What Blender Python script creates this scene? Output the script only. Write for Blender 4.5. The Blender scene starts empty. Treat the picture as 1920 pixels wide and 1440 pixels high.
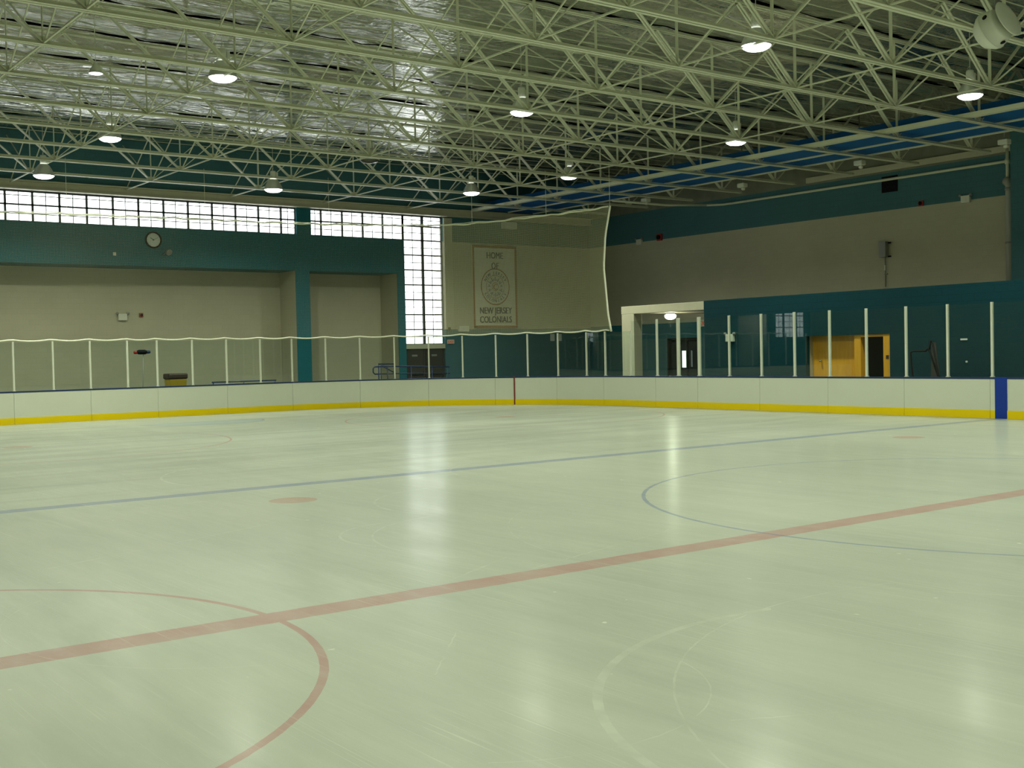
import bpy, math, random
from math import pi, sin, cos, radians, sqrt, atan2, floor
from mathutils import Vector, Matrix, Quaternion
random.seed(7)
sc = bpy.context.scene
col = sc.collection

# ------------------------------------------------------------------ camera
def set_camera():
    yaw, pit, roll = -.6478, -.02633, -.02141
    F = Vector((cos(pit) * cos(yaw), cos(pit) * sin(yaw), sin(pit)))
    R0 = Vector((sin(yaw), -cos(yaw), 0)); U0 = R0.cross(F)
    R = R0 * cos(roll) + U0 * sin(roll); U = -R0 * sin(roll) + U0 * cos(roll)
    cd = bpy.data.cameras.new('camera'); co = bpy.data.objects.new('camera', cd); col.objects.link(co)
    m = Matrix((R, U, -F)).transposed().to_4x4(); m.translation = Vector((-7.5833, .5266, 1.8324))
    co.matrix_world = m
    cd.sensor_fit = 'HORIZONTAL'; cd.sensor_width = 36; cd.lens = 2188.18 / 1920 * 36
    cd.clip_start = .05; cd.clip_end = 300
    sc.camera = co
set_camera()
# ------------------------------------------------------------------ world, exposure
wd = bpy.data.worlds.new('world'); sc.world = wd; wd.use_nodes = True
wd.node_tree.nodes['Background'].inputs[0].default_value = (.75, .9, 1, 1)
wd.node_tree.nodes['Background'].inputs[1].default_value = .02
sc.view_settings.view_transform = 'Standard'; sc.view_settings.look = 'None'
sc.view_settings.gamma = 1; sc.view_settings.exposure = 0; sc.view_settings.use_curve_mapping = False
sc.cycles.max_bounces = 6; sc.cycles.diffuse_bounces = 3; sc.cycles.glossy_bounces = 3
sc.cycles.use_adaptive_sampling = True; sc.cycles.adaptive_threshold = .05
sc.cycles.transparent_max_bounces = 12; sc.cycles.sample_clamp_indirect = 4
LAMP_W = 255          # watts of each high bay lamp
WIN_E = 3.6           # radiance of the daylit window panels
LAMPCOL = (.95, 1.0, .80)

# ------------------------------------------------------------------ helpers
class MB:
    def __init__(s): s.v = []; s.f = []; s.m = []; s.sm = []
    def add(s, vs, fs, mi=0, smooth=False):
        o = len(s.v); s.v += [tuple(p) for p in vs]
        for f in fs: s.f.append(tuple(i + o for i in f)); s.m.append(mi); s.sm.append(smooth)
        return s
    def box(s, x0, x1, y0, y1, z0, z1, mi=0):
        x0, x1 = min(x0, x1), max(x0, x1); y0, y1 = min(y0, y1), max(y0, y1); z0, z1 = min(z0, z1), max(z0, z1)
        vs = [(x, y, z) for z in (z0, z1) for x, y in ((x0, y0), (x1, y0), (x1, y1), (x0, y1))]
        return s.add(vs, [(3, 2, 1, 0), (4, 5, 6, 7), (0, 1, 5, 4), (1, 2, 6, 5), (2, 3, 7, 6), (3, 0, 4, 7)], mi)
    def bar(s, a, b, w, h, up=(0, 0, 1), mi=0):
        a = Vector(a); b = Vector(b); d = (b - a).normalized(); up = Vector(up)
        if abs(d.dot(up)) > .98: up = Vector((1, 0, 0))
        r = d.cross(up).normalized(); u = r.cross(d)
        vs = [p + r * (sx * w / 2) + u * (sy * h / 2) for p in (a, b) for sx, sy in ((-1, -1), (1, -1), (1, 1), (-1, 1))]
        return s.add(vs, [(3, 2, 1, 0), (4, 5, 6, 7), (0, 1, 5, 4), (1, 2, 6, 5), (2, 3, 7, 6), (3, 0, 4, 7)], mi)
    def tube(s, pts, r, n=8, mi=0, cap=True):
        pts = [Vector(p) for p in pts]; rings = []
        prev = None
        for i, p in enumerate(pts):
            d = (pts[min(i + 1, len(pts) - 1)] - pts[max(i - 1, 0)]).normalized()
            if prev is None:
                u = Vector((0, 0, 1)) if abs(d.z) < .9 else Vector((1, 0, 0))
            else: u = prev
            r_ = d.cross(u).normalized(); u = r_.cross(d).normalized(); prev = u
            rings.append([p + r_ * (r * cos(2 * pi * k / n)) + u * (r * sin(2 * pi * k / n)) for k in range(n)])
        vs = [v for g in rings for v in g]; fs = []
        for i in range(len(pts) - 1):
            for k in range(n):
                a = i * n + k; b = i * n + (k + 1) % n
                fs.append((a, b, b + n, a + n))
        s.add(vs, fs, mi, True)
        if cap:
            o = len(s.v) - len(vs)
            s.f.append(tuple(o + k for k in range(n))[::-1]); s.m.append(mi); s.sm.append(False)
            s.f.append(tuple(o + len(vs) - n + k for k in range(n))); s.m.append(mi); s.sm.append(False)
        return s
    def lathe(s, prof, n=24, mi=0, axis=None, org=(0, 0, 0), caps=True):
        q = Vector((0, 0, 1)).rotation_difference(Vector(axis)) if axis else Quaternion()
        org = Vector(org); vs = []
        for r, z in prof:
            for k in range(n):
                vs.append(q @ Vector((r * cos(2 * pi * k / n), r * sin(2 * pi * k / n), z)) + org)
        fs = []
        for i in range(len(prof) - 1):
            for k in range(n):
                a = i * n + k; b = i * n + (k + 1) % n
                fs.append((a, b, b + n, a + n))
        s.add(vs, fs, mi, True); o = len(s.v) - len(vs)
        if caps:
            if prof[0][0] > 1e-4: s.f.append(tuple(o + k for k in range(n))[::-1]); s.m.append(mi); s.sm.append(False)
            if prof[-1][0] > 1e-4: s.f.append(tuple(o + len(vs) - n + k for k in range(n))); s.m.append(mi); s.sm.append(False)
        return s
    def build(s, name, mats, parent=None, loc=None, bevel=0):
        me = bpy.data.meshes.new(name); me.from_pydata(s.v, [], s.f)
        for m in (mats if isinstance(mats, (list, tuple)) else [mats]): me.materials.append(m)
        me.polygons.foreach_set('material_index', s.m); me.polygons.foreach_set('use_smooth', s.sm); me.update()
        o = bpy.data.objects.new(name, me); col.objects.link(o)
        if parent: o.parent = parent
        if loc: o.location = loc
        if bevel:
            b = o.modifiers.new('bevel', 'BEVEL'); b.width = bevel; b.segments = 2; b.limit_method = 'ANGLE'
        return o
def tag(o, label=None, cat=None, group=None, kind=None):
    if label: o['label'] = label
    if cat: o['category'] = cat
    if group: o['group'] = group
    if kind: o['kind'] = kind
    return o
def empty(name, loc=(0, 0, 0), rz=0, label=None, cat=None, group=None):
    o = bpy.data.objects.new(name, None); o.empty_display_size = .1; col.objects.link(o)
    o.location = loc; o.rotation_euler = (0, 0, rz); return tag(o, label, cat, group)
def dup(root, loc, label=None, rz=None):
    def cp(o, p):
        c = o.copy(); col.objects.link(c)
        if p: c.parent = p
        for ch in kids.get(o.name, []): cp(ch, c)
        return c
    kids = {}
    for o in root.children_recursive: kids.setdefault(o.parent.name, []).append(o)
    r = cp(root, None); r.location = loc
    if rz is not None: r.rotation_euler = (0, 0, rz)
    if label: r['label'] = label
    return r
def struct(o): o['kind'] = 'structure'; return o
ORD = ['first', 'second', 'third', 'fourth', 'fifth', 'sixth', 'seventh', 'eighth', 'ninth', 'tenth', 'eleventh', 'twelfth', 'thirteenth', 'fourteenth', 'fifteenth', 'sixteenth', 'seventeenth', 'eighteenth', 'nineteenth', 'twentieth']

# ------------------------------------------------------------------ node helpers and materials
class NT:
    def __init__(s, name):
        s.mat = bpy.data.materials.new(name); s.mat.use_nodes = True
        s.t = s.mat.node_tree; s.bsdf = s.t.nodes['Principled BSDF']; s.out = s.t.nodes['Material Output']
    def n(s, t, **kw):
        x = s.t.nodes.new(t)
        for k, v in kw.items(): setattr(x, k, v)
        return x
    def L(s, a, b): s.t.links.new(a, b)
    def m(s, op, a, b=None, c=None, clamp=False):
        x = s.n('ShaderNodeMath', operation=op, use_clamp=clamp)
        for i, v in enumerate((a, b, c)):
            if v is None: continue
            if isinstance(v, (int, float)): x.inputs[i].default_value = v
            else: s.L(v, x.inputs[i])
        return x.outputs[0]
    def mix(s, f, a, b, mode='MIX'):
        x = s.n('ShaderNodeMix', data_type='RGBA', blend_type=mode)
        for i, v in ((0, f), (6, a), (7, b)):
            if isinstance(v, (int, float)): x.inputs[i].default_value = v
            elif isinstance(v, tuple): x.inputs[i].default_value = (*v, 1) if len(v) == 3 else v
            else: s.L(v, x.inputs[i])
        return x.outputs[2]
    def coord(s, kind='Object'):
        return s.n('ShaderNodeTexCoord').outputs[kind]
    def noise(s, vec, scale, detail=3, rough=.5, dist=0):
        x = s.n('ShaderNodeTexNoise'); x.inputs['Scale'].default_value = scale
        x.inputs['Detail'].default_value = detail; x.inputs['Roughness'].default_value = rough
        x.inputs['Distortion'].default_value = dist
        if vec is not None: s.L(vec, x.inputs['Vector'])
        return x.outputs[0]
    def mapping(s, vec, loc=(0, 0, 0), rot=(0, 0, 0), scale=(1, 1, 1)):
        x = s.n('ShaderNodeMapping'); s.L(vec, x.inputs[0])
        x.inputs[1].default_value = loc; x.inputs[2].default_value = rot; x.inputs[3].default_value = scale
        return x.outputs[0]
    def bump(s, h, strength=.3, dist=.02):
        x = s.n('ShaderNodeBump'); x.inputs['Strength'].default_value = strength; x.inputs['Distance'].default_value = dist
        s.L(h, x.inputs['Height']); s.L(x.outputs[0], s.bsdf.inputs['Normal']); return x
    def remap(s, v, a, b, c=0., d=1.):
        x = s.n('ShaderNodeMapRange'); s.L(v, x.inputs[0])
        for i, q in enumerate((a, b, c, d)): x.inputs[i + 1].default_value = q
        return x.outputs[0]
def mat(name, color, rough=.5, metal=0, var=.06, nscale=3, bump=0, bscale=40, spec=.5):
    t = NT(name); c = t.coord()
    nz = t.noise(c, nscale, 4)
    dk = tuple(x * (1 - var * 2) for x in color); lt = tuple(min(1, x * (1 + var)) for x in color)
    t.L(t.mix(nz, dk, lt), t.bsdf.inputs['Base Color'])
    t.bsdf.inputs['Roughness'].default_value = rough; t.bsdf.inputs['Metallic'].default_value = metal
    t.bsdf.inputs['Specular IOR Level'].default_value = spec
    if bump: t.bump(t.noise(c, bscale, 3), bump, .01)
    return t.mat
def masonry(name, color, depth=.5, joint=.82):
    """painted concrete block, 0.4 x 0.2 m courses"""
    t = NT(name); c = t.coord(); sp = t.n('ShaderNodeSeparateXYZ'); t.L(c, sp.inputs[0])
    cb = t.n('ShaderNodeCombineXYZ'); t.L(t.m('ADD', sp.outputs[0], sp.outputs[1]), cb.inputs[0]); t.L(sp.outputs[2], cb.inputs[1])
    br = t.n('ShaderNodeTexBrick'); t.L(cb.outputs[0], br.inputs[0])
    br.inputs['Scale'].default_value = 1; br.inputs['Mortar Size'].default_value = .008
    br.inputs['Brick Width'].default_value = .406; br.inputs['Row Height'].default_value = .203
    br.inputs['Mortar Smooth'].default_value = .3
    br.inputs['Color1'].default_value = (*color, 1); br.inputs['Color2'].default_value = (*[x * .96 for x in color], 1)
    br.inputs['Mortar'].default_value = (*[x * joint for x in color], 1)
    nz = t.noise(c, .7, 4)
    t.L(t.mix(t.remap(nz, .3, .7, 0, .35), br.outputs[0], tuple(x * .78 for x in color)), t.bsdf.inputs['Base Color'])
    t.bsdf.inputs['Roughness'].default_value = .6; t.bsdf.inputs['Specular IOR Level'].default_value = .15
    t.bump(t.m('MULTIPLY_ADD', br.outputs[1], -1., t.m('MULTIPLY', t.noise(c, 60, 2), .2)), depth, .012)
    return t.mat
def emit(name, color, strength):
    t = NT(name); e = t.n('ShaderNodeEmission'); e.inputs[0].default_value = (*color, 1); e.inputs[1].default_value = strength
    t.L(e.outputs[0], t.out.inputs[0]); return t.mat

M = {}
M['beige'] = masonry('painted beige block', (.52, .50, .36), .25, .93)
M['beige_smooth'] = mat('beige paint', (.55, .53, .38), .5)
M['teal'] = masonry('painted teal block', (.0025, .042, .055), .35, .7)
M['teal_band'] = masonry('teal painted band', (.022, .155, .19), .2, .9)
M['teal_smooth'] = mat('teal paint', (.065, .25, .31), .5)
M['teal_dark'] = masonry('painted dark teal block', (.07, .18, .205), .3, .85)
M['blue'] = mat('deep blue paint', (.012, .12, .36), .6, spec=.1)
M['grey_soffit'] = mat('grey soffit', (.22, .23, .17), .6, 0, .2, 2)
M['steel'] = mat('off white painted steel', (.70, .72, .54), .42, 0, .05, 2)
M['white_box'] = mat('off white enamel', (.72, .74, .62), .4)
M['board'] = mat('white board plastic', (.72, .75, .63), .28, 0, .03, 1.3, .06, 9)
M['yellow'] = mat('yellow kick plate', (.95, .70, .0), .4, 0, .03, 2, spec=.25)
M['navy'] = mat('dark navy rail', (.012, .035, .12), .4)
M['blue_stripe'] = mat('blue line plastic', (.012, .05, .36), .4, spec=.25)
M['red_stripe'] = mat('dark red stripe', (.22, .035, .02), .35)
M['post'] = mat('off white glass post', (.80, .82, .68), .35)
M['rope'] = mat('white net rope', (.95, .96, .76), .6, 0, .03, 20)
M['black'] = mat('black plastic', (.008, .008, .009), .6, spec=.15)
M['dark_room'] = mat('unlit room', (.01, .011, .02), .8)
M['floor'] = mat('dark rubber floor', (.05, .055, .06), .7, 0, .15, 6)
M['brown_door'] = mat('dark brown door', (.045, .04, .035), .45)
M['wood'] = None
M['red'] = mat('red plastic', (.35, .02, .015), .4)
M['chrome'] = mat('polished metal', (.8, .8, .75), .15, 1, .02)
M['shade_metal'] = mat('grey spun aluminium', (.62, .64, .58), .38, .7, .05)
M['paper'] = mat('white paper', (.75, .77, .72), .6)
M['grey'] = mat('grey painted metal', (.28, .29, .27), .5, .2)
M['yellow_bin'] = mat('mustard plastic', (.38, .27, .02), .5)
M['brown'] = mat('dark brown vinyl', (.05, .03, .02), .5)
M['canvas'] = mat('off white canvas', (.74, .72, .58), .75, 0, .06, 2)
M['brown_ink'] = mat('brown border ink', (.30, .10, .03), .7)
M['navy_ink'] = mat('navy ink', (.03, .04, .10), .7)
M['orange_ink'] = mat('orange ink', (.42, .17, .06), .7)
M['lens'] = emit('glowing lamp lens', (.95, 1, .97), 9)
M['dome'] = emit('glowing glass dome', (.98, 1, .80), 5)
M['daylite'] = emit('daylit door glass', (.9, 1, .9), 1.6)
M['daylite_dim'] = emit('dim daylit door glass', (.8, .9, .85), .12)
M['exit_red'] = emit('red exit letters', (1, .12, .05), .35)
M['exit_face'] = mat('white exit sign face', (.7, .66, .55), .5)
M['foil_gap'] = mat('black roof gap', (.008, .008, .008), .9)

def wood_mat():
    t = NT('orange wood'); c = t.mapping(t.coord(), scale=(1, 1, .12))
    nz = t.noise(c, 9, 5, .6, 1.2)
    t.L(t.mix(nz, (.70, .30, .012), (.95, .50, .04)), t.bsdf.inputs['Base Color']); t.bsdf.inputs['Roughness'].default_value = .4
    return t.mat
M['wood'] = wood_mat()

def foil_mat():
    t = NT('crinkled foil insulation'); c = t.coord()
    a = t.noise(t.mapping(c, scale=(1.1, .35, 1)), 1.0, 3, .55, .8)
    b = t.noise(t.mapping(c, scale=(6, 1.6, 1)), 1.0, 4, .6, .5)
    d = t.noise(t.mapping(c, scale=(.9, 7, 1)), 1.0, 3, .5, .3)
    h = t.m('ADD', t.m('MULTIPLY', a, 1.0), t.m('ADD', t.m('MULTIPLY', b, .22), t.m('MULTIPLY', d, .10)))
    t.L(t.mix(b, (.60, .62, .55), (.82, .83, .75)), t.bsdf.inputs['Base Color'])
    t.bsdf.inputs['Metallic'].default_value = .95; t.bsdf.inputs['Roughness'].default_value = .13
    t.bump(h, .42, .25)
    return t.mat
M['foil'] = foil_mat()

def glass_mat():
    t = NT('rink glass'); fr = t.n('ShaderNodeFresnel'); fr.inputs[0].default_value = 1.5
    tr = t.n('ShaderNodeBsdfTransparent'); tr.inputs[0].default_value = (.90, .95, .93, 1)
    gl = t.n('ShaderNodeBsdfGlossy'); gl.inputs['Roughness'].default_value = .015; gl.inputs[0].default_value = (1, 1, 1, 1)
    mx = t.n('ShaderNodeMixShader'); ge = t.n('ShaderNodeNewGeometry'); t.L(t.m('MULTIPLY', t.m('MULTIPLY', fr.outputs[0], 1.3), t.m('SUBTRACT', 1., ge.outputs['Backfacing']), clamp=True), mx.inputs[0])
    t.L(tr.outputs[0], mx.inputs[1]); t.L(gl.outputs[0], mx.inputs[2]); t.L(mx.outputs[0], t.out.inputs[0])
    return t.mat
M['glass'] = glass_mat()

def net_mat(name, cover):
    """knotted netting: threads on a 45 mm grid, softened to their mean cover"""
    t = NT(name); uv = t.n('ShaderNodeUVMap').outputs[0]; sp = t.n('ShaderNodeSeparateXYZ'); t.L(uv, sp.inputs[0])
    def th(o):
        f = t.m('FRACT', t.m('DIVIDE', o, .045)); return t.m('LESS_THAN', t.m('ABSOLUTE', t.m('SUBTRACT', f, .5)), cover * .27)
    g = t.m('MAXIMUM', th(sp.outputs[0]), th(sp.outputs[1]))
    nz = t.noise(uv, .6, 2)
    f = t.m('MULTIPLY', g, t.remap(nz, .3, .7, .85, 1.0))
    tr = t.n('ShaderNodeBsdfTransparent'); df = t.n('ShaderNodeBsdfDiffuse'); df.inputs[0].default_value = (.56, .55, .35, 1)
    mx = t.n('ShaderNodeMixShader'); t.L(f, mx.inputs[0]); t.L(tr.outputs[0], mx.inputs[1]); t.L(df.outputs[0], mx.inputs[2])
    t.L(mx.outputs[0], t.out.inputs[0]); return t.mat
M['net'] = net_mat('white protective netting', .37)
M['net_fine'] = net_mat('thin clear netting', .07)

def window_mat():
    t = NT('daylit translucent panel'); c = t.coord(); sp = t.n('ShaderNodeSeparateXYZ'); t.L(c, sp.inputs[0])
    cb = t.n('ShaderNodeCombineXYZ')
    t.L(t.m('FLOOR', t.m('DIVIDE', t.m('ADD', sp.outputs[1], .245), .49)), cb.inputs[0])
    t.L(t.m('FLOOR', t.m('DIVIDE', sp.outputs[2], .327)), cb.inputs[1])
    wn = t.n('ShaderNodeTexWhiteNoise'); t.L(cb.outputs[0], wn.inputs[0])
    v = t.m('MULTIPLY', t.remap(wn.outputs[0], 0, 1, .86, 1.0), t.remap(t.noise(c, 3, 2), .3, .7, .93, 1))
    e = t.n('ShaderNodeEmission'); e.inputs[0].default_value = (.93, .98, .97, 1)
    t.L(t.m('MULTIPLY', v, WIN_E), e.inputs[1]); t.L(e.outputs[0], t.out.inputs[0]); return t.mat
M['pane'] = window_mat()

# ------------------------------------------------------------------ rink geometry (metres)
LX, WY, RC = 29.61, 25.9, 8.53          # end board X, rink width, corner radius
GOALX, BLUEX = 25.55, 7.754
def curve(s, off=0.):
    """board line; s runs from the near corner along the end boards, round the far corner and back along the far side"""
    cx = LX - RC; y1 = WY - RC; q = RC * pi / 2
    if s < RC:
        a = (RC - s) / RC; r = RC + off
        return Vector((cx + r * cos(a), -RC + r * sin(a), 0)), Vector((cos(a), sin(a), 0))
    if s <= y1: return Vector((LX + off, -s, 0)), Vector((1, 0, 0))
    if s <= y1 + q:
        a = (s - y1) / RC; r = RC + off
        return Vector((cx + r * cos(a), -y1 - r * sin(a), 0)), Vector((cos(a), -sin(a), 0))
    return Vector((cx - (s - y1 - q), -WY - off, 0)), Vector((0, -1, 0))
def s_of_x(x): return WY - RC + RC * pi / 2 + (LX - RC - x)
def sweep(mb, s0, s1, o0, o1, z0, z1, mi=0, step=.25):
    n = max(1, int(round((s1 - s0) / step))); vs = []
    for i in range(n + 1):
        s = s0 + (s1 - s0) * i / n
        a, _ = curve(s, o0); b, _ = curve(s, o1)
        vs += [(a.x, a.y, z0), (b.x, b.y, z0), (b.x, b.y, z1), (a.x, a.y, z1)]
    fs = [(0, 1, 2, 3), tuple(4 * n + k for k in (3, 2, 1, 0))]
    for i in range(n):
        for k in range(4):
            a = 4 * i + k; b = 4 * i + (k + 1) % 4; fs.append((a, a + 4, b + 4, b))
    mb.add(vs, fs, mi)

# ------------------------------------------------------------------ ice
def ice_mat():
    t = NT('skated ice'); c = t.coord(); sp = t.n('ShaderNodeSeparateXYZ'); t.L(c, sp.inputs[0])
    X, Y = sp.outputs[0], sp.outputs[1]
    wob = t.m('MULTIPLY', t.m('SUBTRACT', t.noise(c, 9, 3), .5), .02)
    def dist(cx, cy):
        dx = t.m('ADD', t.m('SUBTRACT', X, cx), wob); dy = t.m('SUBTRACT', Y, cy)
        return t.m('SQRT', t.m('ADD', t.m('MULTIPLY', dx, dx), t.m('MULTIPLY', dy, dy)))
    def ring(cx, cy, r, w): return t.m('LESS_THAN', t.m('ABSOLUTE', t.m('SUBTRACT', dist(cx, cy), r)), w / 2)
    def line(v, a, w): return t.m('LESS_THAN', t.m('ABSOLUTE', t.m('SUBTRACT', t.m('ADD', v, wob), a)), w / 2)
    base = t.noise(c, .22, 5, .6)
    ice = t.mix(t.remap(base, .3, .7), (.37, .405, .335), (.44, .47, .385))
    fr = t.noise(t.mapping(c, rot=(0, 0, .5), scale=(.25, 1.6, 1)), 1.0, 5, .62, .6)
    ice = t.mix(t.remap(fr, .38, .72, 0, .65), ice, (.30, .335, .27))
    fr2 = t.noise(t.mapping(c, rot=(0, 0, -.35), scale=(.9, 5.5, 1)), 1.5, 8, .75, .4)
    ice = t.mix(t.remap(fr2, .45, .75, 0, .2), ice, (.52, .56, .46))
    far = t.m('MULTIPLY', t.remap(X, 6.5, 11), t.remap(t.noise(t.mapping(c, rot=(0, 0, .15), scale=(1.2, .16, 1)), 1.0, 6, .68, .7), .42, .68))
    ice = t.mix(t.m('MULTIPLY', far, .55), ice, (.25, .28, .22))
    def mx(l):
        r = l[0]
        for q in l[1:]: r = t.m('MAXIMUM', r, q)
        return r
    frost = t.remap(t.noise(c, 2.5, 6, .65), .3, .75, .62, .36)
    frost_far = t.remap(t.noise(c, .8, 5, .65), .3, .75, .55, .30)
    goal = t.m('MULTIPLY', line(X, GOALX, .05), t.m('LESS_THAN', t.m('ABSOLUTE', t.m('ADD', Y, WY / 2)), WY / 2))
    crs = t.m('MULTIPLY', ring(GOALX, -WY / 2, 1.83, .06), t.m('LESS_THAN', X, GOALX))
    redring = mx([ring(0, 0, 3.05, .055), ring(GOALX - 6.1, -WY / 2 + 6.7, 4.57, .05), ring(GOALX - 6.1, -WY / 2 - 6.7, 4.57, .05)])
    dots = mx([t.m('LESS_THAN', dist(x, y), .31) for x, y in ((6.1, -6.25), (6.1, -19.65), (-6.1, -6.25), (-6.1, -19.65), (GOALX - 6.1, -WY / 2 + 6.7), (GOALX - 6.1, -WY / 2 - 6.7))])
    wide = line(X, 0, .31)
    ice = t.mix(t.m('MULTIPLY', frost_far, dots), ice, (.40, .17, .11))
    ice = t.mix(t.m('MULTIPLY', frost, mx([wide, redring])), ice, (.36, .13, .12))
    ice = t.mix(t.m('MULTIPLY', frost_far, goal), ice, (.26, .08, .05))
    fill = t.m('MULTIPLY', t.m('LESS_THAN', dist(GOALX, -WY / 2), 1.83), t.m('LESS_THAN', X, GOALX))
    ice = t.mix(t.m('MULTIPLY', fill, .35), ice, (.2, .32, .40))
    blue = mx([line(X, BLUEX, .31), line(X, -BLUEX, .31), ring(0, -WY / 2, 4.57, .05), crs])
    ice = t.mix(t.m('MULTIPLY', frost, blue), ice, (.10, .15, .28))
    # skate marks: sparse pale scratches in several directions and some long arcs
    scr = []
    for k, (rot, sx, sy, th) in enumerate(((.2, .5, 55, .655), (.95, .45, 60, .665), (-.5, .5, 50, .66), (1.5, .6, 56, .66), (-1.0, .4, 64, .675))):
        nz = t.noise(t.mapping(c, loc=(k * 7.3, k * 3.1, 0), rot=(0, 0, rot), scale=(sx, sy, 1)), 1.0, 2, .5, .35)
        scr.append(t.remap(nz, th, th + .07))
    s = mx(scr)
    gate = t.remap(t.noise(c, .9, 3), .40, .62)
    def seg(ax, ay, bx, by, w):
        dx, dy = bx - ax, by - ay; l = sqrt(dx * dx + dy * dy); dx /= l; dy /= l
        px = t.m('SUBTRACT', X, ax); py = t.m('SUBTRACT', Y, ay)
        al = t.m('ADD', t.m('MULTIPLY', px, dx), t.m('MULTIPLY', py, dy)); ac = t.m('ADD', t.m('ADD', t.m('MULTIPLY', px, -dy), t.m('MULTIPLY', py, dx)), t.m('MULTIPLY', wob, 2.))
        return t.m('MULTIPLY', t.m('LESS_THAN', t.m('ABSOLUTE', ac), w / 2), t.m('LESS_THAN', t.m('ABSOLUTE', t.m('SUBTRACT', al, l / 2)), l / 2))
    arcs = []
    for (cx, cy, r, w, ang) in ((-4.52, -5.33, 2.41, .055, 45), (-5.44, -6.33, 3.36, .014, 42), (2.52, -6.06, .96, .03, 55), (1.85, -6.91, 1.70, .02, 60),
                                (4.27, -8.3, 1.65, .03, 60), (.09, -9.83, 3.7, .012, 75), (6.5, -11.5, 2.1, .03, 80), (-2.4, -3.2, 1.2, .010, 200), (9.4, -8.3, 2.4, .04, 70), (.5, -3.2, 1.8, .008, 100)):
        c_, s_ = cos(radians(ang)), sin(radians(ang))
        half = t.m('GREATER_THAN', t.m('ADD', t.m('MULTIPLY', t.m('SUBTRACT', X, cx), c_), t.m('MULTIPLY', t.m('SUBTRACT', Y, cy), s_)), .55 * r)
        arcs.append(t.m('MULTIPLY', ring(cx, cy, r, w), half))
    for q in ((.3, -4.8, .8, -5.71, .03), (.22, -5.56, .95, -8.02, .02), (-2.43, -5.55, -4.1, -5.69, .012), (-3.66, -3.75, -4.01, -4.42, .012), (-2.57, -7.15, -3.11, -7.45, .02),
              (3.2, -2.4, 4.4, -5.2, .02), (6.8, -4.5, 7.2, -9.6, .03), (5.0, -12.0, 4.1, -15.2, .03), (11.5, -8.0, 12.4, -15.0, .05), (.2, -7.9, -.6, -9.8, .015), (1.3, -9.7, .9, -12.6, .02), (-1.2, -3.8, -2.0, -3.1, .01)):
        arcs.append(seg(*q))
    s = t.m('MAXIMUM', t.m('MULTIPLY', s, t.m('MULTIPLY', gate, .30)), t.m('MULTIPLY', mx(arcs), t.remap(t.noise(c, 4, 3), .35, .65, .0, .30)))
    chips = t.remap(t.noise(c, 5, 2, .5), .74, .78, 0, .8)
    s = t.m('MAXIMUM', s, chips)
    ice = t.mix(s, ice, (.62, .65, .54))
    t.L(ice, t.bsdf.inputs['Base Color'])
    t.bsdf.inputs['Roughness'].default_value = .5; t.bsdf.inputs['Specular IOR Level'].default_value = .12
    t.bsdf.inputs['IOR'].default_value = 1.31
    t.bsdf.inputs['Coat Weight'].default_value = .42; t.bsdf.inputs['Coat IOR'].default_value = 1.31
    t.L(t.remap(fr, .3, .7, .17, .26), t.bsdf.inputs['Coat Roughness'])
    t.bump(t.m('ADD', t.noise(t.mapping(c, scale=(1, 3, 1)), 2.5, 3), t.m('MULTIPLY', s, .2)), .05, .01)
    return t.mat
M['ice'] = ice_mat()
ice = MB()
ring_pts = []
for k in range(25):
    a = pi / 2 * k / 24; ring_pts.append((LX - RC + RC * cos(a), -(WY - RC) - RC * sin(a)))
ring_pts = ring_pts[::1]
pts = [(x, y) for x, y in ring_pts]                                   # far corner
pts += [(-x, y) for x, y in reversed(ring_pts)]                        # back corner
pts += [(-x, -WY - y) for x, y in ring_pts]
pts += [(x, -WY - y) for x, y in reversed(ring_pts)]
n = len(pts)
ice.add([(x, y, 0) for x, y in pts] + [(x, y, -.05) for x, y in pts], [tuple(range(n))[::-1], tuple(range(n, 2 * n))] + [(i, (i + 1) % n, n + (i + 1) % n, n + i) for i in range(n)])
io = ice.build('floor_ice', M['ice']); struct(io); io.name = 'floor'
bpy.context.view_layer.update()
# ------------------------------------------------------------------ building shell
XE, YS, YN, XB, ZC = 36.0, -37.4, 6.0, -34.0, 10.1
fl = MB(); fl.box(XB, 38, YS - 4, YN, -.12, -.055); struct(fl.build('floor_surround', M['floor'])).name = 'floor_surround'
# end wall
w = MB()
MATS_W = [M['teal_band'], M['beige'], M['teal_dark'], M['beige_smooth']]
w.box(XE, XE + .35, YS, YN, 8.05, 10.6, 2)                                # above the windows
w.box(XE, XE + 1.7, -26.70, YN, 5.42, 6.90, 0)                            # band under the strip window
w.box(XE + .02, XE + 1.5, -21.45, -22.07, 0, 5.42, 1); w.box(XE, XE + .03, -21.44, -22.08, 0, 5.42, 0)
w.box(XE + .02, XE + 1.5, -3.85, -4.45, 0, 5.42, 1); w.box(XE, XE + .03, -3.85, -4.45, 0, 5.42, 0)
w.box(XE + .02, XE + 1.5, -26.33, -26.69, 0, 5.42, 1); w.box(XE, XE + .03, -26.32, -26.70, 0, 5.42, 0)
w.box(XE, XE + .35, -.73, -1.10, 0, 5.42, 0); w.box(XE, XE + .35, 1.93, 2.30, 0, 5.42, 0); w.box(XE, XE + .35, -.73, 1.93, 0, 2.37, 0)   # pier round the left tall window
w.box(XE, XE + .35, -21.54, -22.20, 6.90, 8.05, 0)                        # pier in the strip window
w.box(XE, XE + .35, -3.8, -4.46, 6.90, 8.05, 0)
w.box(XE, XE + .35, -28.75, YS, 0, 2.97, 2); w.box(XE, XE + .35, -28.75, YS, 2.97, 6.90, 1); w.box(XE, XE + .35, -28.75, YS, 6.90, 8.05, 2)
w.box(XE, XE + .35, -26.70, -28.75, 2.12, 2.32, 3)                        # lintel over the doors
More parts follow.
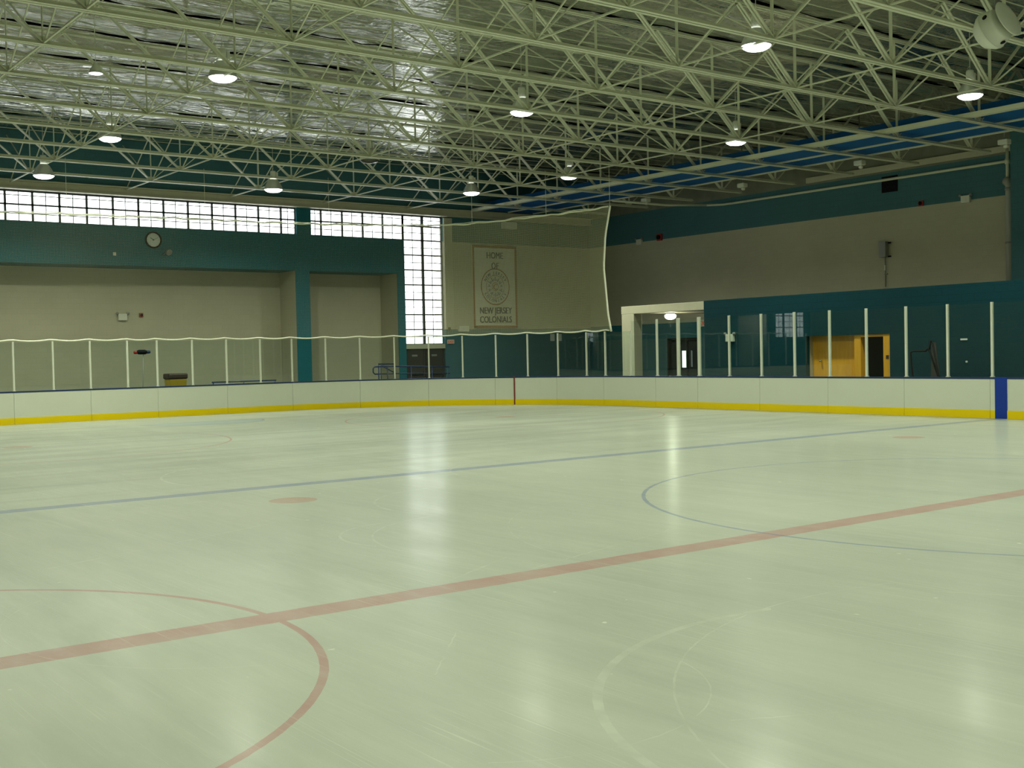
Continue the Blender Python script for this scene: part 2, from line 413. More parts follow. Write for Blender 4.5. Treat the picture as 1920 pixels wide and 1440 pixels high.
struct(w.build('wall_end', MATS_W))
w = MB(); w.box(XE - .06, XE, -28.77, -29.22, 2.97, 7.95, 0); struct(w.build('trim_2', [M['beige_smooth']]))   # pale pilaster beside the tall window
w = MB(); w.box(XE + 1.5, XE + 1.7, -26.70, YN, 0, 5.42, 0); struct(w.build('wall_recess', [M['beige']]))   # recessed beige bays
# side wall
w = MB(); MATS_S = [M['teal_dark'], M['beige'], M['teal_dark'], M['grey_soffit'], M['blue'], M['steel'], M['teal_band']]
w.box(30.72, XE + .35, YS - .3, YS, 0, 2.36, 0); w.box(XB, 28.72, YS - .3, YS, 0, 2.36, 0)
w.box(XB, XE + .35, YS - .3, YS, 2.36, 3.05, 6)  # strip over the passage: teal brighter than the block's, dome lamp's light painted in
w.box(XB, XE + .35, YS - .3, YS, 3.05, 6.90, 1)
w.box(XB, XE + .35, YS - .3, YS, 6.90, 8.30, 2)
w.box(XB, XE + .35, YS - .3, YS, 8.30, 10.6, 3)
struct(w.build('wall_far_side', MATS_S))
w = MB(); w.box(12.2, 13.62, YS, YS + .7, 0, 10.1, 0); struct(w.build('wall_pier', [M['teal_dark']]))   # at the end of the beige wall
w = MB(); w.box(XB, XE + 1.7, YN, YN + .3, 0, 10.6, 0); struct(w.build('wall_near_side', [M['beige']]))
w = MB(); w.box(XB - .3, XB, YS, YN, 0, 5.4, 1); w.box(XB - .3, XB, YS, YN, 5.4, 10.6, 0); struct(w.build('wall_back', [M['teal_dark'], M['beige']]))

def ledge(y0, y1, z0, z1, x0, x1, m, label, cat, name):
    b = MB(); b.box(x0, x1, y0, y1, z0, z1); return tag(b.build(name, M[m], bevel=.01), label, cat)
ledge(-30.36, -30.10, 8.27, 8.40, XB + .1, 35.6, 'steel', 'thick off white beam edging the blue ceiling deck', 'beam', 'long_beam')
ledge(-32.20, -32.12, 8.32, 8.378, XB + .1, 35.6, 'steel', 'thin off white rail across the middle of the blue ceiling deck', 'rail', 'thin_rail')
ledge(-33.66, -33.58, 8.33, 8.41, XB + .1, 35.6, 'steel', 'thin off white rail along the far edge of the blue ceiling deck', 'rail', 'thin_rail')
dk_ = MB(); dk_.box(XB + .1, 35.7, -33.58, -30.37, 8.38, 8.42); dk_.box(XB + .1, 35.7, -30.95, -30.90, 8.42, 8.74); struct(dk_.build('trim_1', M['blue']))
ledge(YS + .005, YS + .14, 8.36, 8.58, 13.8, 22.6, 'beige_smooth', 'off white box duct along the side wall at upper right', 'duct', 'box_duct')
# beam over the end wall windows
g = MB(); g.box(XE - .285, XE - .005, YS + .02, YN - .02, 8.0, 8.05); g.box(XE - .285, XE - .005, YS + .02, YN - .02, 8.28, 8.33); g.box(XE - .17, XE - .05, YS + .02, YN - .02, 8.05, 8.28)
tag(g.build('long_girder', M['beige_smooth']), 'beige steel girder running directly above the strip window', 'girder')

# ceiling: sagging foil between the trusses
JX = [33.25 - 2.75 * k for k in range(0, 14)]
c = MB(); c.box(XB, XE + .3, YS - .3, YN + .3, 10.32, 10.5, 1)
edges = [XE] + JX
edges.append(edges[-1] - 2.75)
while edges[-1] > XB + 2.75: edges.append(edges[-1] - 2.75)
edges.append(XB)
rnd = random.Random(3)
for i in range(len(edges) - 1):
    a, b = edges[i] - .05, edges[i + 1] + .05
    nu, nv = 10, 90
    ph = rnd.random() * 6; vs = []
    for v in range(nv + 1):
        y = YN + (YS - YN) * v / nv
        for u in range(nu + 1):
            f = u / nu
            z = 10.12 - .12 * sin(pi * f) * (1 + .4 * sin(y * .9 + ph)) + .018 * rnd.uniform(-1, 1) * (1 if 0 < u < nu else 1.8)
            vs.append((a + (b - a) * f, y, z))
    fs = [(v * (nu + 1) + u, v * (nu + 1) + u + 1, (v + 1) * (nu + 1) + u + 1, (v + 1) * (nu + 1) + u) for v in range(nv) for u in range(nu)]
    c.add(vs, fs, 0, True)
    for f in (.33, .66):
        x = a + (b - a) * f; c.box(x - .012, x + .012, YS, YN, 9.965, 9.985, 2)
struct(c.build('ceiling', [M['foil'], M['foil_gap'], M['steel']]))

# ------------------------------------------------------------------ windows
def window(name, y_edges, z0, z1, thickz, thinz, thin=True, widemid=None):
    root = empty(name, (XE + .12, 0, 0)); root['kind'] = 'structure'
    p = MB(); p.box(.04, .07, y_edges[0], y_edges[-1], z0, z1); p.build('window_pane', M['pane'], root)
    f = MB()
    for y in y_edges:
        hw = .06 if (widemid is not None and abs(y - widemid) < .01) else .036
        f.box(-.03, .04, y - hw, y + hw, z0, z1)
    for z in [z0, z1] + thickz: f.box(-.03, .04, y_edges[0], y_edges[-1], z - .028, z + .028)
    fo = f.build('window_frame', M['navy_frame'], root)
    m = MB()
    for a, b in zip(y_edges[:-1], y_edges[1:]): m.box(.02, .04, (a + b) / 2 - .014, (a + b) / 2 + .014, z0, z1)
    for z in thinz: m.box(.02, .04, y_edges[0], y_edges[-1], z - .014, z + .014)
    m.build('muntin', M['grey_frame'], fo)
    return root
M['navy_frame'] = mat('dark grey window frame', (.05, .06, .06), .5)
M['grey_frame'] = mat('grey muntin', (.22, .24, .24), .5)
ZT = [7.50]; ZN = [7.83, 7.18]
window('window_1', [-21.54, -20.9, -19.91, -18.93, -17.95, -16.97, -16.0, -15.03, -14.07, -13.11, -12.14, -11.2, -10.27, -9.3, -8.33, -7.36, -6.4, -5.43, -4.46], 6.90, 7.97, ZT, ZN)
window('window_2', [-26.72, -25.7, -24.71, -23.72, -22.72, -22.2], 6.90, 7.97, ZT, ZN)
rows = [2.32 + .655 * i for i in range(8)]
window('window_3', [-28.73, -27.72, -26.72], 2.32, 7.97, rows[1:8] + [7.52], [r + .33 for r in rows] + [7.8], widemid=-27.72)
window('window_4', [1.9, 1.2, .08, -.7][::-1], 2.40, 5.38, rows[1:5], [r + .33 for r in rows[:5]], widemid=.08)
window('window_5', [-3.8, -2.8, -1.8, -.8, .2, 1.2, 2.2, 3.2, 4.2, 5.2], 6.90, 7.97, ZT, ZN)

# doors under the tall window
for i, (y0, y1) in enumerate(((-26.72, -27.70), (-27.75, -28.73))):
    d = empty('door_%d' % (i + 1), (XE + .08, 0, 0)); d['kind'] = 'structure'
    b = MB(); b.box(0, .05, y0, y1, 0, 2.10); b.box(-.02, 0, y0 - .03, y0 - .09, 0, 2.10); b.box(-.02, 0, y1 + .03, y1 + .09, 0, 2.10); b.box(-.02, 0, y0, y1, 2.02, 2.10); pn = b.build('door_panel', M['brown_door'], d)
    b = MB(); b.box(-.015, 0, y0 - .30, y0 - .58, 1.78, 1.86); b.build('door_plate', M['grey'], pn)
    b = MB(); b.bar((-.06, y0 - .12, 1.0), (-.06, y1 + .12, 1.0), .03, .05); b.box(-.06, 0, y0 - .14, y0 - .18, .98, 1.02); b.box(-.06, 0, y1 + .14, y1 + .18, .98, 1.02); b.build('door_handle', M['chrome'], pn)

# ------------------------------------------------------------------ locker room block, canopy and column
YB, XK, ZK = -30.0, 21.37, 3.55
b = MB()
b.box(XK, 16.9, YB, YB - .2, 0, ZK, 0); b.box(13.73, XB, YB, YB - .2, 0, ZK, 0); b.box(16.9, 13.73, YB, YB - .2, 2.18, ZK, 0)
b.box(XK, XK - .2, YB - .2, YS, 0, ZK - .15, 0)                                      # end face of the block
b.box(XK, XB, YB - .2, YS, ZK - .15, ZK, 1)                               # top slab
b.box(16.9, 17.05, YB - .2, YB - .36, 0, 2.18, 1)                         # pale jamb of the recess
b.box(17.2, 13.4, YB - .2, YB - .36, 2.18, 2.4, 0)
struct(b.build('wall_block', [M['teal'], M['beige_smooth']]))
dr = empty('door_3', (0, YB - .36, 0)); dr['kind'] = 'structure'
b = MB(); b.box(15.02, 16.9, -.05, 0, 0, 2.18); pn = b.build('door_panel', M['wood'], dr)
b = MB(); b.box(14.82, 15.06, .0, .30, 0, 2.18); b.box(13.70, 13.98, .0, .33, 0, 2.20); b.box(13.98, 14.82, .22, .31, 2.10, 2.18); b.build('door_frame', M['wood'], dr)
b = MB(); b.lathe([(.012, 0), (.012, .05), (.04, .06), (.045, .085), (.03, .11), (0, .112)], 16, axis=(0, 1, 0), org=(16.55, 0, 1.37)); b.build('door_knob', M['chrome'], pn)
b = MB(); b.box(13.79, 13.88, .33, .345, 1.42, 1.53); b.build('strike_plate', M['brown'], dr)
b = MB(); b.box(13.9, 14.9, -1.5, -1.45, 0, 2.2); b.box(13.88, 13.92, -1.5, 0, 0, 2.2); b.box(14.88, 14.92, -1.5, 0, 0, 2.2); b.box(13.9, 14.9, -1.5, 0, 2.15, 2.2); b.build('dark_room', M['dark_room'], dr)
b = MB(); b.box(25.7, XK + .01, YB, YB - .3, 3.23, ZK - .02); b.box(25.7, XK + .01, YB - .3, YS, 3.28, 3.40)
tag(b.build('canopy', M['beige_smooth'], bevel=.01), 'flat beige canopy with a deep front beam over the open passage', 'canopy')
b = MB(); b.box(25.68, 25.0, YB, YB - .42, 0, 3.23); tag(b.build('canopy_column', M['beige_smooth'], bevel=.015), 'square beige column holding the left end of the canopy', 'column')
dm = empty('dome_light', (25.05, -32.0, 3.275), label='glowing round dome lamp under the canopy', cat='lamp')
b = MB(); b.lathe([(.15, -.06), (.22, -.07), (.23, -.13), (.20, -.20), (.12, -.25), (0, -.27)], 24); b.build('glass_dome', M['dome'], dm)
b = MB(); b.lathe([(.17, 0), (.19, -.02), (.17, -.06), (.15, -.06)], 24); b.build('base_ring', M['shade_metal'], dm)
ld = bpy.data.lights.new('dome_bulb', 'POINT'); ld.energy = 45; ld.color = (1, 1, .72); ld.shadow_soft_size = .1
lo = bpy.data.objects.new('bulb', ld); col.objects.link(lo); lo.parent = dm; lo.location = (0, 0, -.42)
# passage doorway in the far wall
dr = empty('door_4', (0, YS, 0)); dr['kind'] = 'structure'
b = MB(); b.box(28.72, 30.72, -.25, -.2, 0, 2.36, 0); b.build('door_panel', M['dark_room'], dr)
b = MB(); b.box(28.72, 28.80, -.2, 0, 0, 2.36); b.box(30.64, 30.72, -.2, 0, 0, 2.36); b.box(28.72, 30.72, -.2, 0, 2.28, 2.36); b.box(29.55, 29.62, -.2, -.12, 0, 2.28); b.build('door_frame', M['black'], dr)
b = MB(); b.box(29.72, 29.95, -.2, -.18, 1.02, 1.78); b.build('door_glass', M['daylite'], dr)
b = MB(); b.box(29.32, 29.40, -.2, -.18, 1.05, 1.78); b.build('door_glass', M['daylite_dim'], dr)

# ------------------------------------------------------------------ boards, glass, posts
post_px = [26, 100, 170, 241, 296, 362, 425, 491, 548, 611, 675, 739, 803, 866, 928, 987, 1044, 1097, 1132, 1179, 1229, 1269, 1308, 1364, 1424, 1486, 1552, 1621, 1695, 1772, 1854]
POST_S = [8.74, 9.90, 11.03, 12.21, 13.18, 14.37, 15.57, 16.80, 17.98, 19.21, 20.44, 21.67, 22.90, 24.12, 25.35, 26.55, 27.75, 28.93, 29.75, 30.95, 32.19, 33.15, 34.05, 35.29, 36.54, 37.76, 38.98, 40.18, 41.40, 42.60, 43.80]
ZBD = 1.0
seams = [3.9, 6.3, 8.74, 11.03, 13.18, 15.57, 17.98, 20.44, 22.90, 25.35, 27.75, 29.75, 32.19, 34.05, 36.54, 38.98, 41.40, 43.80, 46.2]
where = ['hidden off the left edge of the picture, second along', 'hidden off the left edge, first along', 'at the left edge of the picture', 'left of the black clamp lamp', 'in front of the yellow bin', 'in front of the low blue rail',
         'with the teal pillar behind its left post', 'in front of the second beige bay', 'in front of the left brown door', 'carrying the dark red goal line mark', 'in front of the two white notices', 'under the loose right end of the net',
         'with the thick gate posts under the canopy', 'in front of the emergency light on the teal block', 'with the window reflection in its glass', 'in front of the orange door', 'in front of the black tubular cart', 'carrying the broad blue stripe at the right edge', '']
LBLUE = s_of_x(BLUEX)
ZG = lambda s: 2.48 if s < 31.5 else 2.81
allS = [3.9, 5.1, 6.3, 7.55] + POST_S + [45.0, 46.2]
for i in range(len(seams) - 1):
    s0, s1 = seams[i] + .004, seams[i + 1] - .004
    r = empty('rink_board', curve((s0 + s1) / 2)[0], label='white rink board with glass above, ' + where[i], cat='rink board', group='white rink boards with glass round the ice')
    org = Vector(r.location)
    def lay(o0, o1, z0, z1, name, m, a=s0, b=s1):
        mb = MB(); sweep(mb, a, b, o0, o1, z0, z1); mb.v = [(x - org.x, y - org.y, z) for x, y, z in mb.v]; return mb.build(name, m, r)
    lay(0, .05, .0, ZBD - .045, 'board_face', M['board'])
    lay(-.012, 0, .0, .195, 'kick_plate', M['yellow'])
    lay(-.008, .14, ZBD - .045, ZBD, 'cap_rail', M['navy'])
    lay(.05, .13, .0, .06, 'base_rail', M['grey'])
    if s0 < 26.08 < s1: lay(-.016, .005, .0, ZBD - .001, 'goal_line_mark', M['red_stripe'], 26.055, 26.105)
    if s0 < LBLUE < s1: lay(-.016, .005, .0, ZBD - .001, 'blue_line_mark', M['blue_stripe'], LBLUE - .16, LBLUE + .15)
    for a, b in zip(allS[:-1], allS[1:]):
        if not (seams[i] - .01 <= a < seams[i + 1] - .01): continue
        p, nrm = curve(a + .03, .07); gate = 33 < a < 34.2
        top = ZG(a) + .02; hw = .055 if gate else (.024 if a < 31 else .028)
        mb = MB(); mb.box(-.03, .03, -hw, hw, ZBD, top); mb.box(-.045, .045, -hw - .015, hw + .015, ZBD, ZBD + .02)
        o = mb.build('gate_post' if gate else 'glass_post', M['post'], r, bevel=.004); o.location = (p.x - org.x, p.y - org.y, 0); o.rotation_euler = (0, 0, atan2(nrm.y, nrm.x))
        lay(.064, .076, ZBD + .005, ZG((a + b) / 2), 'glass_pane', M['glass'], a + .065, b - .01)

# ------------------------------------------------------------------ protective net
def topz(s):
    P = [(2, 6.35), (8.5, 6.41), (13.8, 6.50), (20, 6.55), (24, 6.50), (27, 6.63), (30.2, 6.70)]
    for (a, x), (b, y) in zip(P[:-1], P[1:]):
        if s <= b: return x + (y - x) * (s - a) / (b - a) + .012 * sin(s * 5.1) + .010 * sin(s * 8.7)
    return P[-1][1]
def send(z):
    P = [(2.48, 30.05), (3.06, 29.92), (4.69, 29.76), (5.76, 29.86), (6.70, 30.10)]
    if z <= P[0][0]: return P[0][1]
    for (a, x), (b, y) in zip(P[:-1], P[1:]):
        if z <= b: return x + (y - x) * (z - a) / (b - a)
    return P[-1][1]
def botz(s):
    for a, b in zip(allS[:-1], allS[1:]):
        if a <= s <= b:
            f = (s - a) / (b - a); return 2.56 - .05 * sin(pi * f)
    return 2.55
net = empty('protective_net', curve(20)[0], label='white protective net hung above the end boards, rope edged', cat='net')
no = Vector(net.location)
def netmesh(s0, s1, m, last):
    vs = []; uvs = []; ns = int((s1 - s0) / .3); nz = 16
    for i in range(ns + 1):
        for k in range(nz + 1):
            f = k / nz; s = s0 + (s1 - s0) * i / ns
            zt, zb = topz(s), botz(s); z = zb + (zt - zb) * f
            if last:
                e = send(z); s = s0 + (e - s0) * i / ns
            p, nr = curve(s, .10 + .05 * sin(f * pi) * sin(s * 1.3))
            vs.append((p.x - no.x, p.y - no.y, z)); uvs.append((s, z))
    fs = [(i * (nz + 1) + k, (i + 1) * (nz + 1) + k, (i + 1) * (nz + 1) + k + 1, i * (nz + 1) + k + 1) for i in range(ns) for k in range(nz)]
    mb = MB(); mb.add(vs, fs, 0, True); o = mb.build('net_panel', m, net)
    uvl = o.data.uv_layers.new(name='UVMap')
    for lp in o.data.loops: uvl.data[lp.index].uv = uvs[lp.vertex_index]
    return o
netmesh(23.2, 30.1, M['net'], True); netmesh(3.0, 23.2, M['net_fine'], False)
def rope(pts, r, name, parent, org=no, m='rope'):
    mb = MB(); mb.tube([Vector(p) - org for p in pts], r, 6); return mb.build(name, M[m], parent)
tp = []
s = 3.0
while s < 30.1:
    p, _ = curve(s, .10); tp.append((p.x, p.y, topz(s))); s += .15
rope(tp, .026, 'top_rope', net)
rope([(x + .03 * sin(i * .7), y, z + .035 + .02 * sin(i * .45)) for i, (x, y, z) in enumerate(tp)][::2], .012, 'lacing_cord', net)
bp = []; s = 7.6
while s < 30.05:
    p, _ = curve(s, .10); bp.append((p.x, p.y, botz(s))); s += .15
rope(bp, .026, 'bottom_rope', net)
ep = []
for k in range(21):
    z = 2.5 + (6.72 - 2.5) * k / 20; p, _ = curve(send(z), .10); ep.append((p.x, p.y, z))
rope(ep, .034, 'edge_rope', net)
for s in (10.5, 15, 19.5, 24.6, 27.4, 30.1):
    p, _ = curve(min(s, 30.08), .10); rope([(p.x, p.y, topz(s)), (p.x, p.y, 8.2)], .006, 'hanging_cord', net)

# ------------------------------------------------------------------ roof trusses
ZB, ZT_ = 8.20, 10.0
NY = [-35.0 + 4.1 * k for k in range(10)]                                 # bottom panel points
def make_truss():
    r = empty('roof_truss', (0, 0, 0), cat='roof truss', group='white steel roof trusses spanning the rink')
    def angle(mb, a, b, leg, gap):                                        # double angle section
        for sgn in (-1, 1):
            mb.bar(Vector(a) + Vector((sgn * (gap / 2 + leg / 2), 0, 0)), Vector(b) + Vector((sgn * (gap / 2 + leg / 2), 0, 0)), leg, .012, up=(1, 0, 0) if False else (0, 0, 1))
            mb.bar(Vector(a) + Vector((sgn * (gap / 2 + .006), 0, leg / 2)), Vector(b) + Vector((sgn * (gap / 2 + .006), 0, leg / 2)), .012, leg)
    mb = MB(); angle(mb, (0, -36.15, ZB), (0, YN - .05, ZB), .085, .03); mb.build('bottom_chord', M['steel'], r)
    mb = MB(); angle(mb, (0, YS + .02, ZT_ - .02), (0, YN - .05, ZT_ - .02), .07, .03); mb.build('top_chord', M['steel'], r)
    h = ZT_ - ZB - .04
    def unit(dy, wid, th, name):
        mb = MB()
        for sgn in (-1, 1): mb.bar((sgn * (th / 2 + .01), 0, 0), (sgn * (th / 2 + .01), dy, h), th, wid, up=(1, 0, 0))
        return mb
    def put(src, nm, y):
        if src[0] is None:
            src[0] = src[1].build(nm, M['steel'], r)
            src[0].location = (0, y, ZB + .03)
        else:
            o = src[0].copy(); col.objects.link(o); o.parent = r; o.location = (0, y, ZB + .03)
    A = [None, unit(2.05, .085, .03, 'a')]; B = [None, unit(-2.05, .055, .02, 'b')]; V = [None, unit(0, .045, .016, 'v')]
    for y in NY:
        put(A, 'diagonal_web', y)
        put(B, 'diagonal_web', y)
        put(V, 'vertical_web', y)
    # gusset plates at the bottom panel points
    G = [None, MB().box(-.006, .006, -.14, .14, -.02, .14)]
    for y in NY: put(G, 'gusset_plate', y)
    # bridging to the next truss towards the windows
    dx = 2.75
    S = [None, MB().bar((0, 0, .0), (dx, 0, .0), .035, .035)]
    X1 = [None, MB().bar((0, .03, 0), (dx, .03, h - .1), .03, .03)]
    X2 = [None, MB().bar((0, -.03, h - .1), (dx, -.03, 0), .03, .03)]
    for y in NY[2:]:
        put(S, 'bridging_strut', y); put(X1, 'bridging_brace', y); put(X2, 'bridging_brace', y)
    return r
tr0 = make_truss()
tl = ['white steel roof truss nearest the window wall'] + ['white steel roof truss, %s one out from the window wall' % ORD[k] for k in range(1, 13)]
for k in range(0, 12):
    if k == 0: tr0.location = (JX[0], 0, 0); tr0['label'] = tl[0]
    else: dup(tr0, (JX[k], 0, 0), tl[k])

# ------------------------------------------------------------------ high bay lamps
def make_lamp(lit=True):
    r = empty('high_bay_lamp', (0, 0, 0), cat='lamp', group='high bay lamps hanging among the roof trusses')
    mb = MB(); mb.lathe([(.325, 0), (.33, .02), (.31, .09), (.25, .22), (.175, .33), (.13, .37), (.11, .37), (.125, .355), (.165, .32), (.24, .21), (.30, .085), (.315, .012)], 28, caps=False); rf = mb.build('reflector', M['shade_metal'], r)
    mb = MB(); mb.lathe([(.31, .012), (.285, -.03), (.215, -.07), (.11, -.09), (0, -.095)], 28, caps=False); mb.build('lens', M['lens'] if lit else M['unlit'], rf)
    mb = MB(); mb.lathe([(.07, .37), (.10, .38), (.10, .62), (.085, .66), (0, .66)], 16); mb.box(-.07, .07, -.16, -.09, .42, .60); mb.build('ballast_housing', M['white_box'], r)
    mb = MB(); mb.tube([(0, 0, .65), (0, 0, .9), (0, 0, 2.1)], .008, 6); mb.tube([(.03, 0, .66), (.06, 0, .72), (0, 0, .78)], .008, 6); mb.build('hanging_rod', M['white_box'], r)
    if lit:
        ld = bpy.data.lights.new('high_bay_bulb', 'AREA'); ld.shape = 'DISK'; ld.size = .40; ld.energy = LAMP_W; ld.color = LAMPCOL; ld.spread = radians(150)
        lo = bpy.data.objects.new('bulb', ld); col.objects.link(lo); lo.parent = r; lo.location = (0, 0, -.11)
    return r
M['unlit'] = mat('unlit lamp glass', (.05, .055, .045), .2)
LX_ = [7.98, 15.65, 23.5, 30.75, .2, -7.5, -15.2, -23.]
LY_ = [-2.0, -9.85, -17.6, -25.3]
fixed = {(15.65, -9.85): 'bright lamp high at upper left, farthest from the windows in the left row', (23.5, -9.85): 'bright lamp high on the left, nearest but one to the strip window', (30.75, -9.85): 'bright lamp at far left, close above the strip window',
         (30.75, -17.6): 'bright lamp low over the pier between the strip windows', (30.75, -25.3): 'bright lamp just above the left part of the net', (15.65, -17.6): 'bright lamp hanging at top centre above the banner', (23.5, -25.3): 'bright lamp above the right part of the net',
         (7.98, -17.6): 'largest bright lamp, near the top edge right of centre', (15.65, -25.3): 'bright lamp in the right part, seen against the blue band', (7.98, -25.3): 'rightmost bright lamp, high at the right edge'}
pos = {(15.65, -9.85): (17.67, -10.50), (23.5, -9.85): (26.22, -10.74), (30.75, -9.85): (31.14, -10.24), (30.75, -17.6): (30.54, -17.91), (30.75, -25.3): (29.2, -25.55), (15.65, -17.6): (17.15, -18.72), (23.5, -25.3): (25.35, -27.23), (7.98, -17.6): (9.14, -18.84), (15.65, -25.3): (17.25, -27.22), (7.98, -25.3): (9.44, -27.46)}
zz = {(30.75, -9.85): 7.8, (30.75, -17.6): 7.8, (30.75, -25.3): 8.02}
lamp0 = make_lamp()
first = True
for x in LX_:
    for y in LY_:
        if (x, y) == (23.5, -17.6): continue
        px, py = pos.get((x, y), (x * 1.075 + .57, y * 1.075 + .04)); z = zz.get((x, y), 8.25)
        lab = fixed.get((x, y))
        if lab is None: lab = 'white high bay lamp of the rows outside the picture'
        if first: lamp0.location = (px, py, z); lamp0['label'] = lab; first = False
        else: dup(lamp0, (px, py, z), lab)
dk = make_lamp(False); dk.location = (25.81, -19.08, 8.25); dk['label'] = 'unlit dark lamp over the middle, the only one switched off'
sm = empty('small_lamp', (16.92, -7.39, 7.80), label='small round bright lamp with two clips at upper left', cat='lamp')
mb = MB(); mb.lathe([(0, -.012), (.07, -.008), (.135, 0)], 20, caps=False); mb.build('lens', M['lens'], sm)
mb = MB(); mb.lathe([(.135, 0), (.145, .01), (.12, .08), (.06, .16), (.04, .22), (0, .22)], 20, caps=False); mb.build('shade', M['shade_metal'], sm)
mb = MB(); mb.tube([(0, 0, .2), (0, 0, 2.2)], .008, 6); mb.build('hanging_rod', M['white_box'], sm)
# white conduit beside a lamp
mb = MB(); mb.tube([(30.75, -17.45, 8.2), (30.75, -17.45, 9.98)], .022, 8); tag(mb.build('conduit', M['white_box']), 'white vertical conduit dropping beside the lamp over the window pier', 'conduit')

# ------------------------------------------------------------------ text
def text_geo(s, size):
    cu = bpy.data.curves.new('t', 'FONT'); cu.body = s; cu.size = size; cu.align_x = 'CENTER'; cu.resolution_u = 3
    o = bpy.data.objects.new('t', cu); col.objects.link(o)
    dg = bpy.context.evaluated_depsgraph_get(); me = bpy.data.meshes.new_from_object(o.evaluated_get(dg))
    vs = [tuple(v.co) for v in me.vertices]; fs = [tuple(p.vertices) for p in me.polygons]
    bpy.data.objects.remove(o); bpy.data.curves.remove(cu); bpy.data.meshes.remove(me)
    return vs, fs
def text_on(mb, s, size, cy, cz, x, squeeze=1.0, ang=0, bold=0, thick=.004, mi=0):
    """flat lettering on a plane facing -X; cy, cz is the baseline centre"""
    vs, fs = text_geo(s, size)
    for off in ([0] if not bold else [-bold, 0, bold]):
        out = []
        for a, b, _ in vs:
            a = a * squeeze + off; u = a * cos(ang) - b * sin(ang); v = a * sin(ang) + b * cos(ang)
            out.append((x - thick, cy - u, cz + v))
        mb.add(out, fs, mi)
def text_on_y(mb, s, size, cx, cz, y, squeeze=1., bold=0):
    """lettering on a plane facing +Y"""
    vs, fs = text_geo(s, size)
    for off in ([0] if not bold else [-bold, 0, bold]):
        mb.add([(cx - (a * squeeze + off), y, cz + b) for a, b, _ in vs], fs)

# ------------------------------------------------------------------ banner
bn = empty('banner', (XE - .03, -31.55, 3.02), label='tall white banner with brown border, round crest and dark lettering', cat='banner')
BY, BZ = -31.55, 3.02
mb = MB(); nv, nu = 20, 12
for side in (0, .012):
    vs = [(-.02 * sin(v / nv * 3) + .012 * sin(u * 1.1) + side, 1.265 - 2.53 * u / nu, 3.79 * v / nv) for v in range(nv + 1) for u in range(nu + 1)]
    mb.add(vs, [(v * (nu + 1) + u, v * (nu + 1) + u + 1, (v + 1) * (nu + 1) + u + 1, (v + 1) * (nu + 1) + u) for v in range(nv) for u in range(nu)], 0, True)
clo = mb.build('cloth', M['canvas'], bn)
mb = MB(); x = -.05
def frame(y0, y1, z0, z1, t):
    mb.box(x, x + .01, y0, y0 - t, z0, z1); mb.box(x, x + .01, y1, y1 + t, z0, z1); mb.box(x, x + .01, y0, y1, z0, z0 + t); mb.box(x, x + .01, y0, y1, z1 - t, z1)
frame(1.265, -1.265, 0, 3.79, .11); mb.build('border', M['brown_ink'], clo)
mb = MB()
text_on(mb, 'HOME', .42, 0, 3.20, -.05, .80, bold=.012); text_on(mb, 'OF', .42, 0, 2.72, -.05, .80, bold=.012)
text_on(mb, 'NEW JERSEY', .42, 0, .66, -.05, .80, bold=.014); text_on(mb, 'COLONIALS', .42, 0, .25, -.05, .80, bold=.014)
mb.build('lettering', M['navy_ink'], clo)
cz = 1.90
def annulus(mb, r0, r1, n=48, ez=1.04):
    vs = []
    for k in range(n):
        a = 2 * pi * k / n; vs += [(x, r0 * cos(a), cz + r0 * ez * sin(a)), (x, r1 * cos(a), cz + r1 * ez * sin(a))]
    mb.add(vs, [(2 * k, 2 * k + 1, (2 * k + 3) % (2 * n), (2 * k + 2) % (2 * n)) for k in range(n)])
mb = MB(); annulus(mb, .77, .82); annulus(mb, .50, .52); annulus(mb, .17, .19); mb.build('crest_rings', M['brown_ink'], clo)
mb = MB()
for s, a0, a1, r, flip in (('NEW JERSEY', 150, 30, .57, 1), ('COLONIALS', 212, 328, .71, -1)):
    for k, ch in enumerate(s):
        if ch == ' ': continue
        a = radians(a0 + (a1 - a0) * k / (len(s) - 1)); rot = (a - pi / 2) if flip == 1 else (a + pi / 2)
        text_on(mb, ch, .20, -r * cos(a), cz + r * sin(a), -.05, .9, ang=rot, bold=.006)
for k in range(12):
    a = 2 * pi * k / 12; mb.bar((x, .27 * cos(a), cz + .27 * sin(a)), (x, .47 * cos(a), cz + .47 * sin(a)), .01, .035, up=(1, 0, 0))
    b_ = a + pi / 12; text_on(mb, '*', .26, -.36 * cos(b_), cz + .36 * sin(b_) - .17, -.05)
mb.build('crest_letters', M['navy_ink'], clo)
mb = MB(); text_on(mb, 'C', .36, 0, cz - .13, -.05, 1, bold=.012); mb.build('crest_initial', M['orange_ink'], clo)
mb = MB(); mb.tube([(-.02, 1.33, 3.82), (-.02, -1.33, 3.82)], .02, 8); mb.build('hanging_bar', M['grey'], bn)

# ------------------------------------------------------------------ clock
ck = empty('round_clock', (XE, -15.52, 6.42), label='round white wall clock with thick black rim on the teal band', cat='clock')
mb = MB(); mb.lathe([(.315, 0), (.315, .06), (.29, .075), (.262, .06), (.262, .03)], 40, axis=(-1, 0, 0), caps=False); mb.build('rim', M['black'], ck)
mb = MB(); mb.lathe([(.27, .03), (0, .031)], 40, axis=(-1, 0, 0), caps=False); fc = mb.build('face', M['paper'], ck)
mb = MB()
for ang, ln, wd_ in ((-57, .14, .022), (62, .20, .016)):
    a = radians(ang); mb.bar((-.045, 0, 0), (-.045, -ln * sin(a), ln * cos(a)), .004, wd_, up=(1, 0, 0))
mb.lathe([(.018, .04), (.018, .05), (0, .05)], 12, axis=(-1, 0, 0)); mb.build('hands', M['black'], fc)
mb = MB()
for k in range(12):
    a = 2 * pi * k / 12; mb.bar((-.036, .215 * sin(a), .215 * cos(a)), (-.036, .245 * sin(a), .245 * cos(a)), .003, .010, up=(1, 0, 0))
